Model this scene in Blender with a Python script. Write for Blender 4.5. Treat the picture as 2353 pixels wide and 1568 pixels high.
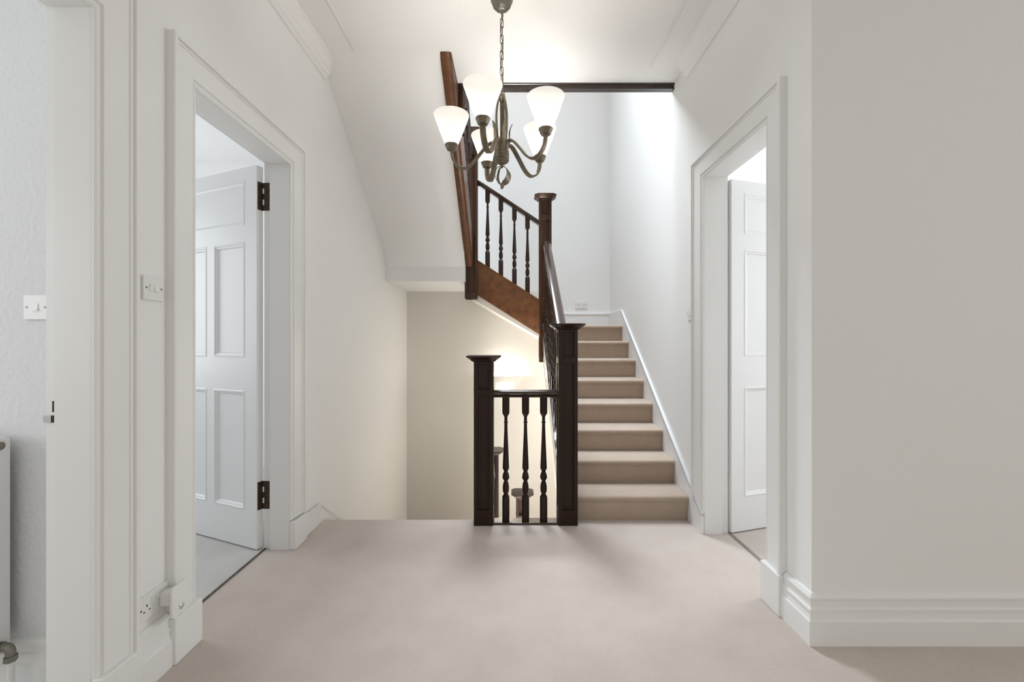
import bpy, bmesh, math, random
from mathutils import Matrix, Vector

PI = math.pi
R = math.radians
sc = bpy.context.scene
col = sc.collection
for o in list(bpy.data.objects):
    bpy.data.objects.remove(o)

# ------------------------------------------------------------------ camera, world, lights, exposure
F = 1000.0                      # focal length in pixels of the 2353 wide frame
EYE = 1.2
cam_d = bpy.data.cameras.new('camera')
cam_d.sensor_width = 36.0
cam_d.lens = 36.0 * F / 2353.0
cam_d.clip_start = 0.02
cam = bpy.data.objects.new('camera', cam_d)
cam.location = (0, 0, EYE)
cam.rotation_euler = (R(90), 0, 0)
col.objects.link(cam)
sc.camera = cam

w = bpy.data.worlds.new('world')
sc.world = w
w.use_nodes = True
w.node_tree.nodes['Background'].inputs[0].default_value = (1.0, 0.975, 0.92, 1)
w.node_tree.nodes['Background'].inputs[1].default_value = 0.218

sc.view_settings.view_transform = 'Standard'
sc.view_settings.look = 'None'
sc.view_settings.gamma = 1.0
sc.view_settings.use_curve_mapping = False
sc.view_settings.exposure = 1.75


def area(name, loc, rot, sx, sy, power, colour):
    d = bpy.data.lights.new(name, 'AREA')
    d.shape = 'RECTANGLE'
    d.size, d.size_y = sx, sy
    d.energy = power
    d.color = colour
    o = bpy.data.objects.new(name, d)
    o.location = loc
    o.rotation_euler = rot
    col.objects.link(o)
    return o


def point(name, loc, power, colour, radius=0.02, parent=None):
    d = bpy.data.lights.new(name, 'POINT')
    d.energy = power
    d.color = colour
    d.shadow_soft_size = radius
    o = bpy.data.objects.new(name, d)
    o.location = loc
    col.objects.link(o)
    return o


DAY = (0.90, 0.95, 1.0)
WARM = (1.0, 0.97, 0.92)
sky = area('skylight_daylight', (0.45, 3.70, 6.9), (0, 0, 0), 1.3, 1.0, 14, (0.82, 0.91, 1.0))                 # roof light over the stairwell
sky.data.spread = R(54)                     # beam narrowed to keep it off the back wall; no shaft is built
rear_l = area('rear_added_light', (-0.30, 4.72, 5.55), (R(-46), 0, 0), 1.0, 1.5, 31, (0.84, 0.92, 1.0))   # unseen light added for stairwell daylight, tilted to brighten hall floor; no window built
low_l = area('downstairs_added_light', (-0.45, 3.1, -3.0), (R(172), 0, 0), 1.6, 1.2, 38, (1.0, 0.98, 0.945))  # unseen light added below to brighten the rear and left walls
rear_l.data.spread = R(86)                   # beam narrowed to keep glare off the side walls
low_l.data.spread = R(70)
area('bedroom_window_daylight', (-3.85, 2.9, 1.6), (0, R(-90), 0), 1.5, 1.6, 9.3, DAY)    # window of the room on the left
area('side_room_window_daylight', (-3.85, 0.2, 1.6), (0, R(-90), 0), 1.5, 1.6, 9.3, DAY)
area('right_room_window_daylight', (3.85, 3.2, 1.6), (0, R(90), 0), 1.5, 1.6, 15, DAY)
BULB_W = 0.50
WALL_LAMP_W = 1.5

# ------------------------------------------------------------------ materials


def mat(name, base, rough=0.6, metal=0.0, coat=0.0, var=0.0, vscale=4.0, bump=0.0, bscale=60.0, bdist=0.002, spec=0.5):
    m = bpy.data.materials.new(name)
    m.use_nodes = True
    nt = m.node_tree
    b = nt.nodes['Principled BSDF']
    b.inputs['Base Color'].default_value = (*base, 1)
    b.inputs['Roughness'].default_value = rough
    b.inputs['Metallic'].default_value = metal
    b.inputs['Specular IOR Level'].default_value = spec
    if coat:
        b.inputs['Coat Weight'].default_value = coat
        b.inputs['Coat Roughness'].default_value = 0.12
    tc = nt.nodes.new('ShaderNodeTexCoord')
    if var:
        n = nt.nodes.new('ShaderNodeTexNoise')
        n.inputs['Scale'].default_value = vscale
        n.inputs['Detail'].default_value = 5
        nt.links.new(tc.outputs['Object'], n.inputs['Vector'])
        r = nt.nodes.new('ShaderNodeValToRGB')
        r.color_ramp.elements[0].position = 0.3
        r.color_ramp.elements[1].position = 0.7
        r.color_ramp.elements[0].color = (*[c * (1 - var) for c in base], 1)
        r.color_ramp.elements[1].color = (*[min(1, c * (1 + var)) for c in base], 1)
        nt.links.new(n.outputs['Fac'], r.inputs['Fac'])
        nt.links.new(r.outputs['Color'], b.inputs['Base Color'])
    if bump:
        n2 = nt.nodes.new('ShaderNodeTexNoise')
        n2.inputs['Scale'].default_value = bscale
        n2.inputs['Detail'].default_value = 3
        nt.links.new(tc.outputs['Object'], n2.inputs['Vector'])
        bp = nt.nodes.new('ShaderNodeBump')
        bp.inputs['Strength'].default_value = bump
        bp.inputs['Distance'].default_value = bdist
        nt.links.new(n2.outputs['Fac'], bp.inputs['Height'])
        nt.links.new(bp.outputs['Normal'], b.inputs['Normal'])
    return m


def wood(name, dark, light, rough=0.3, coat=0.5, stretch=(30, 30, 1.5), spec=0.3):
    m = bpy.data.materials.new(name)
    m.use_nodes = True
    nt = m.node_tree
    b = nt.nodes['Principled BSDF']
    tc = nt.nodes.new('ShaderNodeTexCoord')
    mp = nt.nodes.new('ShaderNodeMapping')
    mp.inputs['Scale'].default_value = stretch
    n = nt.nodes.new('ShaderNodeTexNoise')
    n.inputs['Scale'].default_value = 2.2
    n.inputs['Detail'].default_value = 6
    n.inputs['Roughness'].default_value = 0.65
    r = nt.nodes.new('ShaderNodeValToRGB')
    r.color_ramp.elements[0].position = 0.3
    r.color_ramp.elements[1].position = 0.72
    r.color_ramp.elements[0].color = (*dark, 1)
    r.color_ramp.elements[1].color = (*light, 1)
    nt.links.new(tc.outputs['Object'], mp.inputs['Vector'])
    nt.links.new(mp.outputs['Vector'], n.inputs['Vector'])
    nt.links.new(n.outputs['Fac'], r.inputs['Fac'])
    nt.links.new(r.outputs['Color'], b.inputs['Base Color'])
    b.inputs['Roughness'].default_value = rough
    b.inputs['Coat Weight'].default_value = coat
    b.inputs['Coat Roughness'].default_value = 0.15
    b.inputs['Specular IOR Level'].default_value = spec
    return m


def carpet(name, base, dark):
    m = bpy.data.materials.new(name)
    m.use_nodes = True
    nt = m.node_tree
    b = nt.nodes['Principled BSDF']
    b.inputs['Roughness'].default_value = 0.95
    b.inputs['Specular IOR Level'].default_value = 0.1
    b.inputs['Sheen Weight'].default_value = 0.9
    b.inputs['Sheen Roughness'].default_value = 0.35
    tc = nt.nodes.new('ShaderNodeTexCoord')
    n1 = nt.nodes.new('ShaderNodeTexNoise')
    n1.inputs['Scale'].default_value = 5.0
    n1.inputs['Detail'].default_value = 4
    n2 = nt.nodes.new('ShaderNodeTexNoise')
    n2.inputs['Scale'].default_value = 300.0
    n2.inputs['Detail'].default_value = 2
    for n in (n1, n2):
        nt.links.new(tc.outputs['Object'], n.inputs['Vector'])
    mx = nt.nodes.new('ShaderNodeMath')
    mx.operation = 'MULTIPLY_ADD'
    mx.inputs[1].default_value = 0.30
    nt.links.new(n1.outputs['Fac'], mx.inputs[0])
    m2 = nt.nodes.new('ShaderNodeMath')
    m2.operation = 'MULTIPLY'
    m2.inputs[1].default_value = 0.70
    nt.links.new(n2.outputs['Fac'], m2.inputs[0])
    nt.links.new(m2.outputs[0], mx.inputs[2])
    r = nt.nodes.new('ShaderNodeValToRGB')
    r.color_ramp.elements[0].position = 0.36
    r.color_ramp.elements[1].position = 0.62
    r.color_ramp.elements[0].color = (*dark, 1)
    r.color_ramp.elements[1].color = (*base, 1)
    nt.links.new(mx.outputs[0], r.inputs['Fac'])
    nt.links.new(r.outputs['Color'], b.inputs['Base Color'])
    bp = nt.nodes.new('ShaderNodeBump')
    bp.inputs['Strength'].default_value = 0.6
    bp.inputs['Distance'].default_value = 0.004
    nt.links.new(n2.outputs['Fac'], bp.inputs['Height'])
    nt.links.new(bp.outputs['Normal'], b.inputs['Normal'])
    return m


def chipped(name, base):
    """white gloss paint with a few tiny dark chips"""
    m = mat(name, base, rough=0.38)
    nt = m.node_tree
    b = nt.nodes['Principled BSDF']
    tc = nt.nodes.new('ShaderNodeTexCoord')
    v = nt.nodes.new('ShaderNodeTexVoronoi')
    v.inputs['Scale'].default_value = 16
    nt.links.new(tc.outputs['Object'], v.inputs['Vector'])
    sep = nt.nodes.new('ShaderNodeSeparateColor')
    nt.links.new(v.outputs['Color'], sep.inputs['Color'])
    sel = nt.nodes.new('ShaderNodeMath'); sel.operation = 'GREATER_THAN'; sel.inputs[1].default_value = 0.965
    nt.links.new(sep.outputs[0], sel.inputs[0])
    lt = nt.nodes.new('ShaderNodeMath'); lt.operation = 'LESS_THAN'; lt.inputs[1].default_value = 0.05
    nt.links.new(v.outputs['Distance'], lt.inputs[0])
    mu = nt.nodes.new('ShaderNodeMath'); mu.operation = 'MULTIPLY'
    nt.links.new(sel.outputs[0], mu.inputs[0]); nt.links.new(lt.outputs[0], mu.inputs[1])
    mix = nt.nodes.new('ShaderNodeMix'); mix.data_type = 'RGBA'
    mix.inputs['A'].default_value = (*base, 1)
    mix.inputs['B'].default_value = (0.08, 0.06, 0.05, 1)
    nt.links.new(mu.outputs[0], mix.inputs['Factor'])
    nt.links.new(mix.outputs['Result'], b.inputs['Base Color'])
    return m


M = {}
M['wall'] = mat('wall_paint', (0.89, 0.884, 0.868), 0.85, bump=0.10, bscale=45, spec=0.2)
M['ceiling'] = mat('ceiling_paint', (0.875, 0.870, 0.858), 0.9, bump=0.05, bscale=40, spec=0.15)
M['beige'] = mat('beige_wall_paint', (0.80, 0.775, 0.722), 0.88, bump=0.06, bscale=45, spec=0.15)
M['rough_wall'] = mat('textured_wall_paint', (0.78, 0.785, 0.79), 0.85, bump=0.8, bscale=55, bdist=0.004, spec=0.2)
M['trim'] = chipped('white_gloss_paint', (0.86, 0.857, 0.84))
M['door'] = chipped('door_gloss_paint', (0.86, 0.86, 0.855))
M['stringwhite'] = mat('white_string_paint', (0.87, 0.87, 0.87), 0.4)
M['capping'] = mat('darkened_capping_paint', (0.60, 0.60, 0.60), 0.6)
M['cream'] = mat('cream_plaster', (0.78, 0.74, 0.66), 0.8)
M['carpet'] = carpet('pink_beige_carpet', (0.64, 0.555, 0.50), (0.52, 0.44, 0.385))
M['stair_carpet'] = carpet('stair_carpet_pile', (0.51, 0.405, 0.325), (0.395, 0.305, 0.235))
M['grey_carpet'] = carpet('grey_loop_carpet', (0.72, 0.705, 0.68), (0.50, 0.485, 0.46))
M['wood'] = wood('dark_stained_oak', (0.010, 0.0042, 0.002), (0.036, 0.0145, 0.006), 0.42, 0.03)
M['wood_daylit'] = wood('daylit_stained_oak', (0.026, 0.0105, 0.0045), (0.072, 0.030, 0.012), 0.4, 0.05)  # dark oak brightened: daylight on the upper newels is put into the colour
M['wood_mid'] = wood('brown_varnished_oak', (0.070, 0.026, 0.009), (0.165, 0.066, 0.022), 0.4, 0.12, (6, 6, 6))
M['wood_rail'] = wood('polished_handrail_wood', (0.016, 0.007, 0.004), (0.045, 0.02, 0.011), 0.16, 0.9, (5, 5, 5))
M['brass'] = mat('antique_brass', (0.20, 0.168, 0.118), 0.45, metal=0.65, var=0.18, vscale=40)
M['bronze'] = mat('bronze_hinge_metal', (0.055, 0.035, 0.02), 0.5, metal=0.5, var=0.3, vscale=60)
M['grey_metal'] = mat('dull_nickel', (0.25, 0.23, 0.20), 0.4, metal=0.8)
M['chrome'] = mat('chrome', (0.75, 0.75, 0.75), 0.12, metal=1.0)
M['plastic'] = mat('white_plastic', (0.85, 0.85, 0.83), 0.3)
M['black'] = mat('dark_slot', (0.012, 0.010, 0.009), 0.7)
M['rad'] = mat('radiator_enamel', (0.80, 0.79, 0.77), 0.3)
M['strip'] = mat('threshold_metal', (0.09, 0.075, 0.06), 0.5, metal=0.3, var=0.4, vscale=30)
M['strip_pale'] = mat('worn_threshold', (0.27, 0.235, 0.205), 0.6)
M['plaster'] = mat('white_ceramic', (0.85, 0.82, 0.75), 0.5)


def shade_material():
    m = bpy.data.materials.new('frosted_shade_glass')
    m.use_nodes = True
    nt = m.node_tree
    nt.nodes.clear()
    out = nt.nodes.new('ShaderNodeOutputMaterial')
    tr = nt.nodes.new('ShaderNodeBsdfTranslucent')
    tr.inputs[0].default_value = (0.95, 0.92, 0.86, 1)
    df = nt.nodes.new('ShaderNodeBsdfPrincipled')
    df.inputs['Base Color'].default_value = (0.42, 0.41, 0.39, 1)
    df.inputs['Roughness'].default_value = 0.35
    mx = nt.nodes.new('ShaderNodeMixShader')
    mx.inputs[0].default_value = 0.955
    nt.links.new(tr.outputs[0], mx.inputs[1])
    nt.links.new(df.outputs[0], mx.inputs[2])
    em = nt.nodes.new('ShaderNodeEmission')
    em.inputs[0].default_value = (1.0, 0.95, 0.86, 1)
    em.inputs[1].default_value = 0.17
    ad = nt.nodes.new('ShaderNodeAddShader')
    nt.links.new(mx.outputs[0], ad.inputs[0])
    nt.links.new(em.outputs[0], ad.inputs[1])
    tp = nt.nodes.new('ShaderNodeBsdfTransparent')
    fin = nt.nodes.new('ShaderNodeMixShader')
    fin.inputs[0].default_value = 0.10
    nt.links.new(ad.outputs[0], fin.inputs[1])
    nt.links.new(tp.outputs[0], fin.inputs[2])
    nt.links.new(fin.outputs[0], out.inputs[0])
    return m


M['shade'] = shade_material()
mb_ = bpy.data.materials.new('glowing_bulb')
mb_.use_nodes = True
mb_.node_tree.nodes['Principled BSDF'].inputs['Emission Color'].default_value = (1, 0.93, 0.8, 1)
mb_.node_tree.nodes['Principled BSDF'].inputs['Emission Strength'].default_value = 4
M['bulb'] = mb_

# ------------------------------------------------------------------ mesh helpers
WM = {}


def wm(o):
    return WM.get(o.name, Matrix.Identity(4))


def props(o, label=None, cat=None, group=None, kind=None):
    if label: o['label'] = label
    if cat: o['category'] = cat
    if group: o['group'] = group
    if kind: o['kind'] = kind
    return o


def empty(name, loc=(0, 0, 0), rz=0.0, label=None, cat=None, group=None, kind=None):
    o = bpy.data.objects.new(name, None)
    o.empty_display_size = 0.05
    o.location = loc
    o.rotation_euler = (0, 0, rz)
    col.objects.link(o)
    WM[o.name] = Matrix.Translation(Vector(loc)) @ Matrix.Rotation(rz, 4, 'Z')
    return props(o, label, cat, group, kind)


class MB:
    def __init__(s):
        s.v = []
        s.f = []

    def add(s, verts, faces):
        n = len(s.v)
        s.v += [tuple(p) for p in verts]
        s.f += [tuple(i + n for i in f) for f in faces]
        return s

    def box(s, x0, x1, y0, y1, z0, z1):
        return s.add([(x0, y0, z0), (x1, y0, z0), (x1, y1, z0), (x0, y1, z0), (x0, y0, z1), (x1, y0, z1), (x1, y1, z1), (x0, y1, z1)],
                     [(0, 3, 2, 1), (4, 5, 6, 7), (0, 1, 5, 4), (1, 2, 6, 5), (2, 3, 7, 6), (3, 0, 4, 7)])

    def rings(s, rings, closed=True, cap=True):
        """skin a list of equal length point loops"""
        k = len(rings[0])
        vs = [p for r in rings for p in r]
        fs = []
        m = k if closed else k - 1
        for i in range(len(rings) - 1):
            for j in range(m):
                a, b = i * k + j, i * k + (j + 1) % k
                fs.append((a, b, b + k, a + k))
        if cap:
            fs.append(tuple(range(k - 1, -1, -1)))
            fs.append(tuple(range((len(rings) - 1) * k, len(rings) * k)))
        return s.add(vs, fs)

    def prism_x(s, pts, x0, x1):
        return s.rings([[(x, y, z) for y, z in pts] for x in (x0, x1)])

    def prism_y(s, pts, y0, y1):
        return s.rings([[(x, y, z) for x, z in pts] for y in (y0, y1)])

    def prism_z(s, pts, z0, z1):
        return s.rings([[(x, y, z) for x, y in pts] for z in (z0, z1)])

    def lathe(s, prof, cx=0, cy=0, seg=24, cap=True):
        """prof: list of (radius, z)"""
        return s.rings([[(cx + r * math.cos(2 * PI * j / seg), cy + r * math.sin(2 * PI * j / seg), z) for j in range(seg)] for r, z in prof], cap=cap)

    def lathe_sq(s, prof, cx=0, cy=0, seg=16):
        """prof: (radius, z, squareness 0..1)"""
        rr = []
        for r, z, q in prof:
            ring = []
            for j in range(seg):
                a = 2 * PI * (j + 0.5) / seg
                c, n = math.cos(a), math.sin(a)
                k = 1 / max(abs(c), abs(n))
                k = 1 + (k - 1) * q
                ring.append((cx + r * c * k, cy + r * n * k, z))
            rr.append(ring)
        return s.rings(rr)

    def tube(s, pts, r, seg=8, closed=False):
        pts = [Vector(p) for p in pts]
        n = len(pts)
        rings = []
        up = None
        for i in range(n):
            if closed:
                t = pts[(i + 1) % n] - pts[i - 1]
            else:
                t = pts[min(i + 1, n - 1)] - pts[max(i - 1, 0)]
            t.normalize()
            if up is None:
                up = Vector((0, 0, 1)) if abs(t.z) < 0.9 else Vector((1, 0, 0))
            u = (up - t * up.dot(t)).normalized()
            up = u
            b = t.cross(u)
            rad = r[i] if isinstance(r, (list, tuple)) else r
            rings.append([pts[i] + u * rad * math.cos(2 * PI * j / seg) + b * rad * math.sin(2 * PI * j / seg) for j in range(seg)])
        if closed:
            rings.append(rings[0])
        return s.rings(rings, cap=not closed)

    def sweep(s, prof, p0, p1, up=(0, 0, 1)):
        """profile (side, up) moved from p0 to p1; 'up' stays vertical (raking mouldings)"""
        p0, p1 = Vector(p0), Vector(p1)
        d = (p1 - p0)
        side = Vector((d.y, -d.x, 0)).normalized()
        upv = Vector(up)
        return s.rings([[p + side * a + upv * b for a, b in prof] for p in (p0, p1)])

    def build(s, name, m, parent=None, local=False, bevel=0.0, smooth=True, angle=38, kind=None, loc=None, bseg=2):
        me = bpy.data.meshes.new(name)
        vs = s.v
        if parent is not None and not local:
            inv = wm(parent).inverted()
            vs = [inv @ Vector(p) for p in vs]
        if loc is not None:
            vs = [Vector(p) - Vector(loc) for p in vs]
        me.from_pydata([tuple(p) for p in vs], [], s.f)
        b = bmesh.new()
        b.from_mesh(me)
        bmesh.ops.recalc_face_normals(b, faces=b.faces)
        b.to_mesh(me)
        b.free()
        if smooth:
            for p in me.polygons:
                p.use_smooth = True
            me.set_sharp_from_angle(angle=R(angle))
        me.materials.append(m)
        o = bpy.data.objects.new(name, me)
        col.objects.link(o)
        if loc is not None:
            o.location = loc
        if parent is not None:
            o.parent = parent
            WM[o.name] = wm(parent).copy() @ (Matrix.Translation(Vector(loc)) if loc is not None else Matrix.Identity(4))
        else:
            WM[o.name] = Matrix.Translation(Vector(loc)) if loc is not None else Matrix.Identity(4)
        if bevel:
            bv = o.modifiers.new('soft_edge', 'BEVEL')
            bv.width = bevel
            bv.segments = bseg
            bv.limit_method = 'ANGLE'
            bv.angle_limit = R(40)
        if kind: o['kind'] = kind
        return o


def struct(name, mb, m, parent=None, **k):
    o = mb.build(name, m, parent, **k)
    o['kind'] = 'structure'
    return o


def smooth_path(pts, n=6):
    """Catmull-Rom through 2-D or 3-D points"""
    P = [Vector(p) for p in pts]
    out = []
    for i in range(len(P) - 1):
        p0 = P[i - 1] if i else P[0] * 2 - P[1]
        p1, p2 = P[i], P[i + 1]
        p3 = P[i + 2] if i + 2 < len(P) else P[-1] * 2 - P[-2]
        for k in range(n):
            t = k / n
            out.append(0.5 * ((2 * p1) + (p2 - p0) * t + (2 * p0 - 5 * p1 + 4 * p2 - p3) * t * t + (3 * p1 - p0 - 3 * p2 + p3) * t ** 3))
    out.append(P[-1])
    return out


def copy_thing(o, loc=None, label=None):
    c = o.copy()
    col.objects.link(c)
    if loc is not None: c.location = loc
    if label: c['label'] = label
    for ch in list(o.children):
        d = ch.copy()
        col.objects.link(d)
        d.parent = c
        for g in list(ch.children):
            e = g.copy()
            col.objects.link(e)
            e.parent = d
    return c


# ------------------------------------------------------------------ setting: dimensions
XL, XR = -1.28, 1.195          # hall side walls
YB = 5.30                      # back wall of the stairwell
YC = 1.735                     # wall that turns off to the right
HC = 3.10                      # hall ceiling
TH = 0.15
YF = 2.92                      # landing edge at the stairs
DOOR_H = 2.215
D0 = (0.42, 1.323)             # near left doorway
D1 = (1.748, 2.50)             # left doorway
D2 = (2.03, 2.70)              # right doorway
TOP = 7.0
LOW = -3.2
RISE, GO, Y0 = 0.1714, 0.249, 2.91

# floors
struct('floor', MB().box(XL - 0.145, XR + 0.165, -2.5, 2.84, -0.25, 0).box(XR + 0.165, 4.0, -2.5, YC + 0.05, -0.25, 0)
       .box(XL, -0.25, 2.84, YF, -0.25, 0).box(-0.25, 0.43, 2.84, 2.93, -0.25, 0).box(0.43, XR, 2.84, Y0, -0.25, 0), M['carpet'])
struct('floor', MB().box(-4.0, XL - 0.145, -2.5, 4.2, -0.25, 0), M['grey_carpet'])
struct('floor', MB().box(XR + 0.165, 4.0, YC + 0.05, 4.2, -0.25, 0), M['carpet'])
struct('floor', MB().box(XL - TH, XR + TH, 2.5, YB + 0.1, LOW - 0.2, LOW), M['wood_mid'])

# left wall with its two doorways
b = MB()
x0, x1 = XL - TH, XL
b.box(x0, x1, -2.5, D0[0] - 0.03, 0, HC + 0.3)
b.box(x0, x1, D0[0] - 0.03, D0[1] + 0.03, DOOR_H + 0.03, HC + 0.3)
b.box(x0, x1, D0[1] + 0.03, D1[0] - 0.03, 0, HC + 0.3)
b.box(x0, x1, D1[0] - 0.03, D1[1] + 0.03, DOOR_H + 0.03, HC + 0.3)
b.box(x0, x1, D1[1] + 0.03, YB, 0, TOP)
b.box(x0, x1, 2.50, 2.84, LOW, -0.25).box(x0, x1, 2.84, YB, LOW, 0)
b.box(x0, x1, -0.6, D1[1] + 0.03, HC + 0.3, TOP)
struct('wall_left', b, M['wall'])
# right wall
b = MB()
x0, x1 = XR, XR + TH
b.box(x0, x1, YC, D2[0] - 0.03, 0, HC + 0.3)
b.box(x0, x1, D2[0] - 0.03, D2[1] + 0.03, DOOR_H + 0.03, HC + 0.3)
b.box(x0, x1, D2[1] + 0.03, YB, 0, TOP)
b.box(x0, x1, 2.50, 2.84, LOW, -0.25).box(x0, x1, 2.84, YB, LOW, 0)
b.box(x0, x1, -0.6, D2[1] + 0.03, HC + 0.3, TOP)
struct('wall_right', b, M['wall'])
struct('wall_corner', MB().box(XR + TH, 4.0, YC, YC + 0.1, 0, HC + 0.3), M['wall'])
# back wall of the stairwell: beige under the half landing, white above
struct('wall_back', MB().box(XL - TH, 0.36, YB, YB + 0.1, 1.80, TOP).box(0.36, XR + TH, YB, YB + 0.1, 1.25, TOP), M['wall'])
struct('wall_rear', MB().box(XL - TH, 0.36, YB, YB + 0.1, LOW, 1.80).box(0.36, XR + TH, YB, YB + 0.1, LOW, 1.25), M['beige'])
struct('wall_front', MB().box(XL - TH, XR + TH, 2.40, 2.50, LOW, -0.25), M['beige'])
struct('wall_upper', MB().box(XL, XR, -0.6, -0.5, HC + 0.3, TOP), M['wall'])
struct('floor', MB().box(XL, -0.40, -0.5, 2.86, HC + 0.3, HC + 0.315).box(-0.40, XR, -0.5, 3.2, HC + 0.3, HC + 0.315), M['stair_carpet'])
# ceilings
struct('ceiling', MB().box(XL, -0.40, -2.5, 2.86, HC, HC + 0.3).box(-0.40, XR, -2.5, 3.205, HC, HC + 0.3)
       .box(XR, 4.0, -2.5, YC, HC, HC + 0.3), M['ceiling'])
# sloping underside of the upper flight, then a short fascia and the underside of the quarter landing
sof = [(2.86, 3.10), (2.92, 3.085), (2.99, 3.045), (4.288, 2.130), (4.40, 1.952), (4.40, 1.804), (YB, 1.804), (YB, 2.05), (4.60, 2.05), (2.86, 3.40)]
struct('ceiling', MB().prism_x(sof, XL, -0.475), M['ceiling'], angle=25)
# stairwell roof without an opening; the roof light is a lamp below it
struct('ceiling', MB().box(XL - TH, XR + TH, -0.6, YB + 0.1, TOP, TOP + 0.1), M['ceiling'])

# rooms behind the doors
struct('wall_partition', MB().box(-4.0, XL - TH, 1.53, 1.60, 0, 2.9), M['rough_wall'])
struct('wall_bedroom', MB().box(-4.0, XL - TH, 4.1, 4.2, 0, 2.9), M['wall'])
struct('wall_window_side', MB().box(-4.1, -4.0, -2.5, 4.2, 0, 2.9), M['wall'])
struct('ceiling', MB().box(-4.1, XL - TH, -2.5, 4.2, 2.9, 3.0), M['ceiling'])
struct('wall_side_room', MB().box(XR + TH, 4.0, 4.1, 4.2, 0, 2.9), M['wall'])
struct('wall_outer', MB().box(4.0, 4.1, YC, 4.2, 0, 2.9), M['wall'])
struct('ceiling', MB().box(XR + TH, 4.1, YC + 0.1, 4.2, 2.9, 3.0), M['ceiling'])

# ------------------------------------------------------------------ door linings and casings
CAS = [(0.0, 0.0), (0.0, 0.009), (0.006, 0.013), (0.013, 0.013), (0.016, 0.009), (0.021, 0.009), (0.025, 0.017), (0.106, 0.022),
       (0.109, 0.027), (0.115, 0.028), (0.118, 0.023), (0.122, 0.034), (0.134, 0.034), (0.138, 0.031), (0.138, 0.0)]


def casing(root, xw, d, yn, yf, zt, near=True, zfar=(0.17, 0.17), zn=0.17):
    def st(y, z, s, top):      # s: -1 near, +1 far
        out = []
        for a, p in CAS:
            out.append((xw + d * p, y + s * a, z + (a if top else 0)))
        return out
    nt_, ft_ = st(yn, zt, -1, True), st(yf, zt, 1, True)
    if near:
        MB().rings([st(yn, zn, -1, False), nt_]).build('jamb_casing', M['trim'], root, angle=20)
    MB().rings([nt_, ft_]).build('head_casing', M['trim'], root, angle=20)
    bot = [(xw + d * p, yf + a, zfar[0] + (zfar[1] - zfar[0]) * a / 0.138) for a, p in CAS]
    MB().rings([bot, ft_]).build('jamb_casing', M['trim'], root, angle=20)


def lining(name, xw, d, yn, yf, zt, rebate=True):
    """d=+1: hall lies on the +x side of the wall plane. The lining runs through the wall."""
    b = MB()
    a, m, e = xw - d * 0.0006, xw - d * 0.112, xw - d * TH
    lo, hi = min(a, m), max(a, m)
    lo2, hi2 = min(m, e), max(m, e)
    b.box(lo, hi, yf, yf + 0.031, 0, zt + 0.031)
    b.box(lo, hi, yn - 0.031, yn, 0, zt + 0.031)
    b.box(lo, hi, yn, yf, zt, zt + 0.031)
    b.box(lo2, hi2, yf + 0.013, yf + 0.031, 0, zt + 0.031)
    b.box(lo2, hi2, yn - 0.031, yn - 0.013, 0, zt + 0.031)
    b.box(lo2, hi2, yn - 0.013, yf + 0.013, zt + 0.013, zt + 0.031)
    return struct(name, b, M['trim'])


def plinth(root, xw, d, y0, y1, h, proud=0.038):
    a, c = xw, xw + d * proud
    lo, hi = min(a, c), max(a, c)
    MB().box(lo, hi, y0, y1, 0, h).build('plinth_block', M['trim'], root, bevel=0.004)


t1 = lining('trim_1', XL, 1, D0[0], D0[1], DOOR_H)
casing(t1, XL, 1, D0[0], D0[1], DOOR_H)
plinth(t1, XL, 1, D0[1] - 0.001, D0[1] + 0.141, 0.17)
plinth(t1, XL, 1, D0[0] - 0.141, D0[0] + 0.001, 0.17)
t2 = lining('trim_2', XL, 1, D1[0], D1[1], DOOR_H)
casing(t2, XL, 1, D1[0], D1[1], DOOR_H)
plinth(t2, XL, 1, D1[0] - 0.141, D1[0] + 0.001, 0.17)
plinth(t2, XL, 1, D1[1] - 0.001, D1[1] + 0.141, 0.16)
t3 = lining('trim_3', XR, -1, D2[0], D2[1], DOOR_H)
casing(t3, XR, -1, D2[0], D2[1], DOOR_H, zfar=(0.125, 0.215))
plinth(t3, XR, -1, D2[0] - 0.141, D2[0] + 0.001, 0.18)
# lock keep on the near left lining
kp = MB().box(XL - 0.139, XL - 0.1125, D0[1] + 0.0105, D0[1] + 0.0132, 0.925, 1.04).build('lock_keep', M['trim'], t1)
MB().box(XL - 0.128, XL - 0.1135, D0[1] + 0.0095, D0[1] + 0.0115, 0.982, 1.016).build('bolt_slot', M['black'], kp)
MB().box(XL - 0.127, XL - 0.1135, D0[1] + 0.0095, D0[1] + 0.0115, 0.950, 0.972).build('bolt_slot', M['black'], kp)
MB().box(XL - 0.152, XL - 0.128, D0[1] + 0.006, D0[1] + 0.009, 0.950, 0.972).build('keep_lip', M['chrome'], kp)

# threshold strips
struct('trim_12', MB().box(XL - 0.148, XL - 0.138, D1[0] - 0.013, D1[1] + 0.013, 0, 0.005), M['strip'])
struct('trim_13', MB().box(XR + 0.155, XR + 0.172, D2[0] - 0.013, D2[1] + 0.013, 0, 0.004), M['strip_pale'])

# ------------------------------------------------------------------ baseboards, cornices, ceiling beads
BASE = [(0.0, 0.0), (0.027, 0.0), (0.027, 0.096), (0.021, 0.103), (0.017, 0.128), (0.021, 0.131), (0.021, 0.140), (0.014, 0.146), (0.013, 0.172),
        (0.018, 0.176), (0.018, 0.184), (0.008, 0.196), (0.0, 0.200)]


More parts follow.
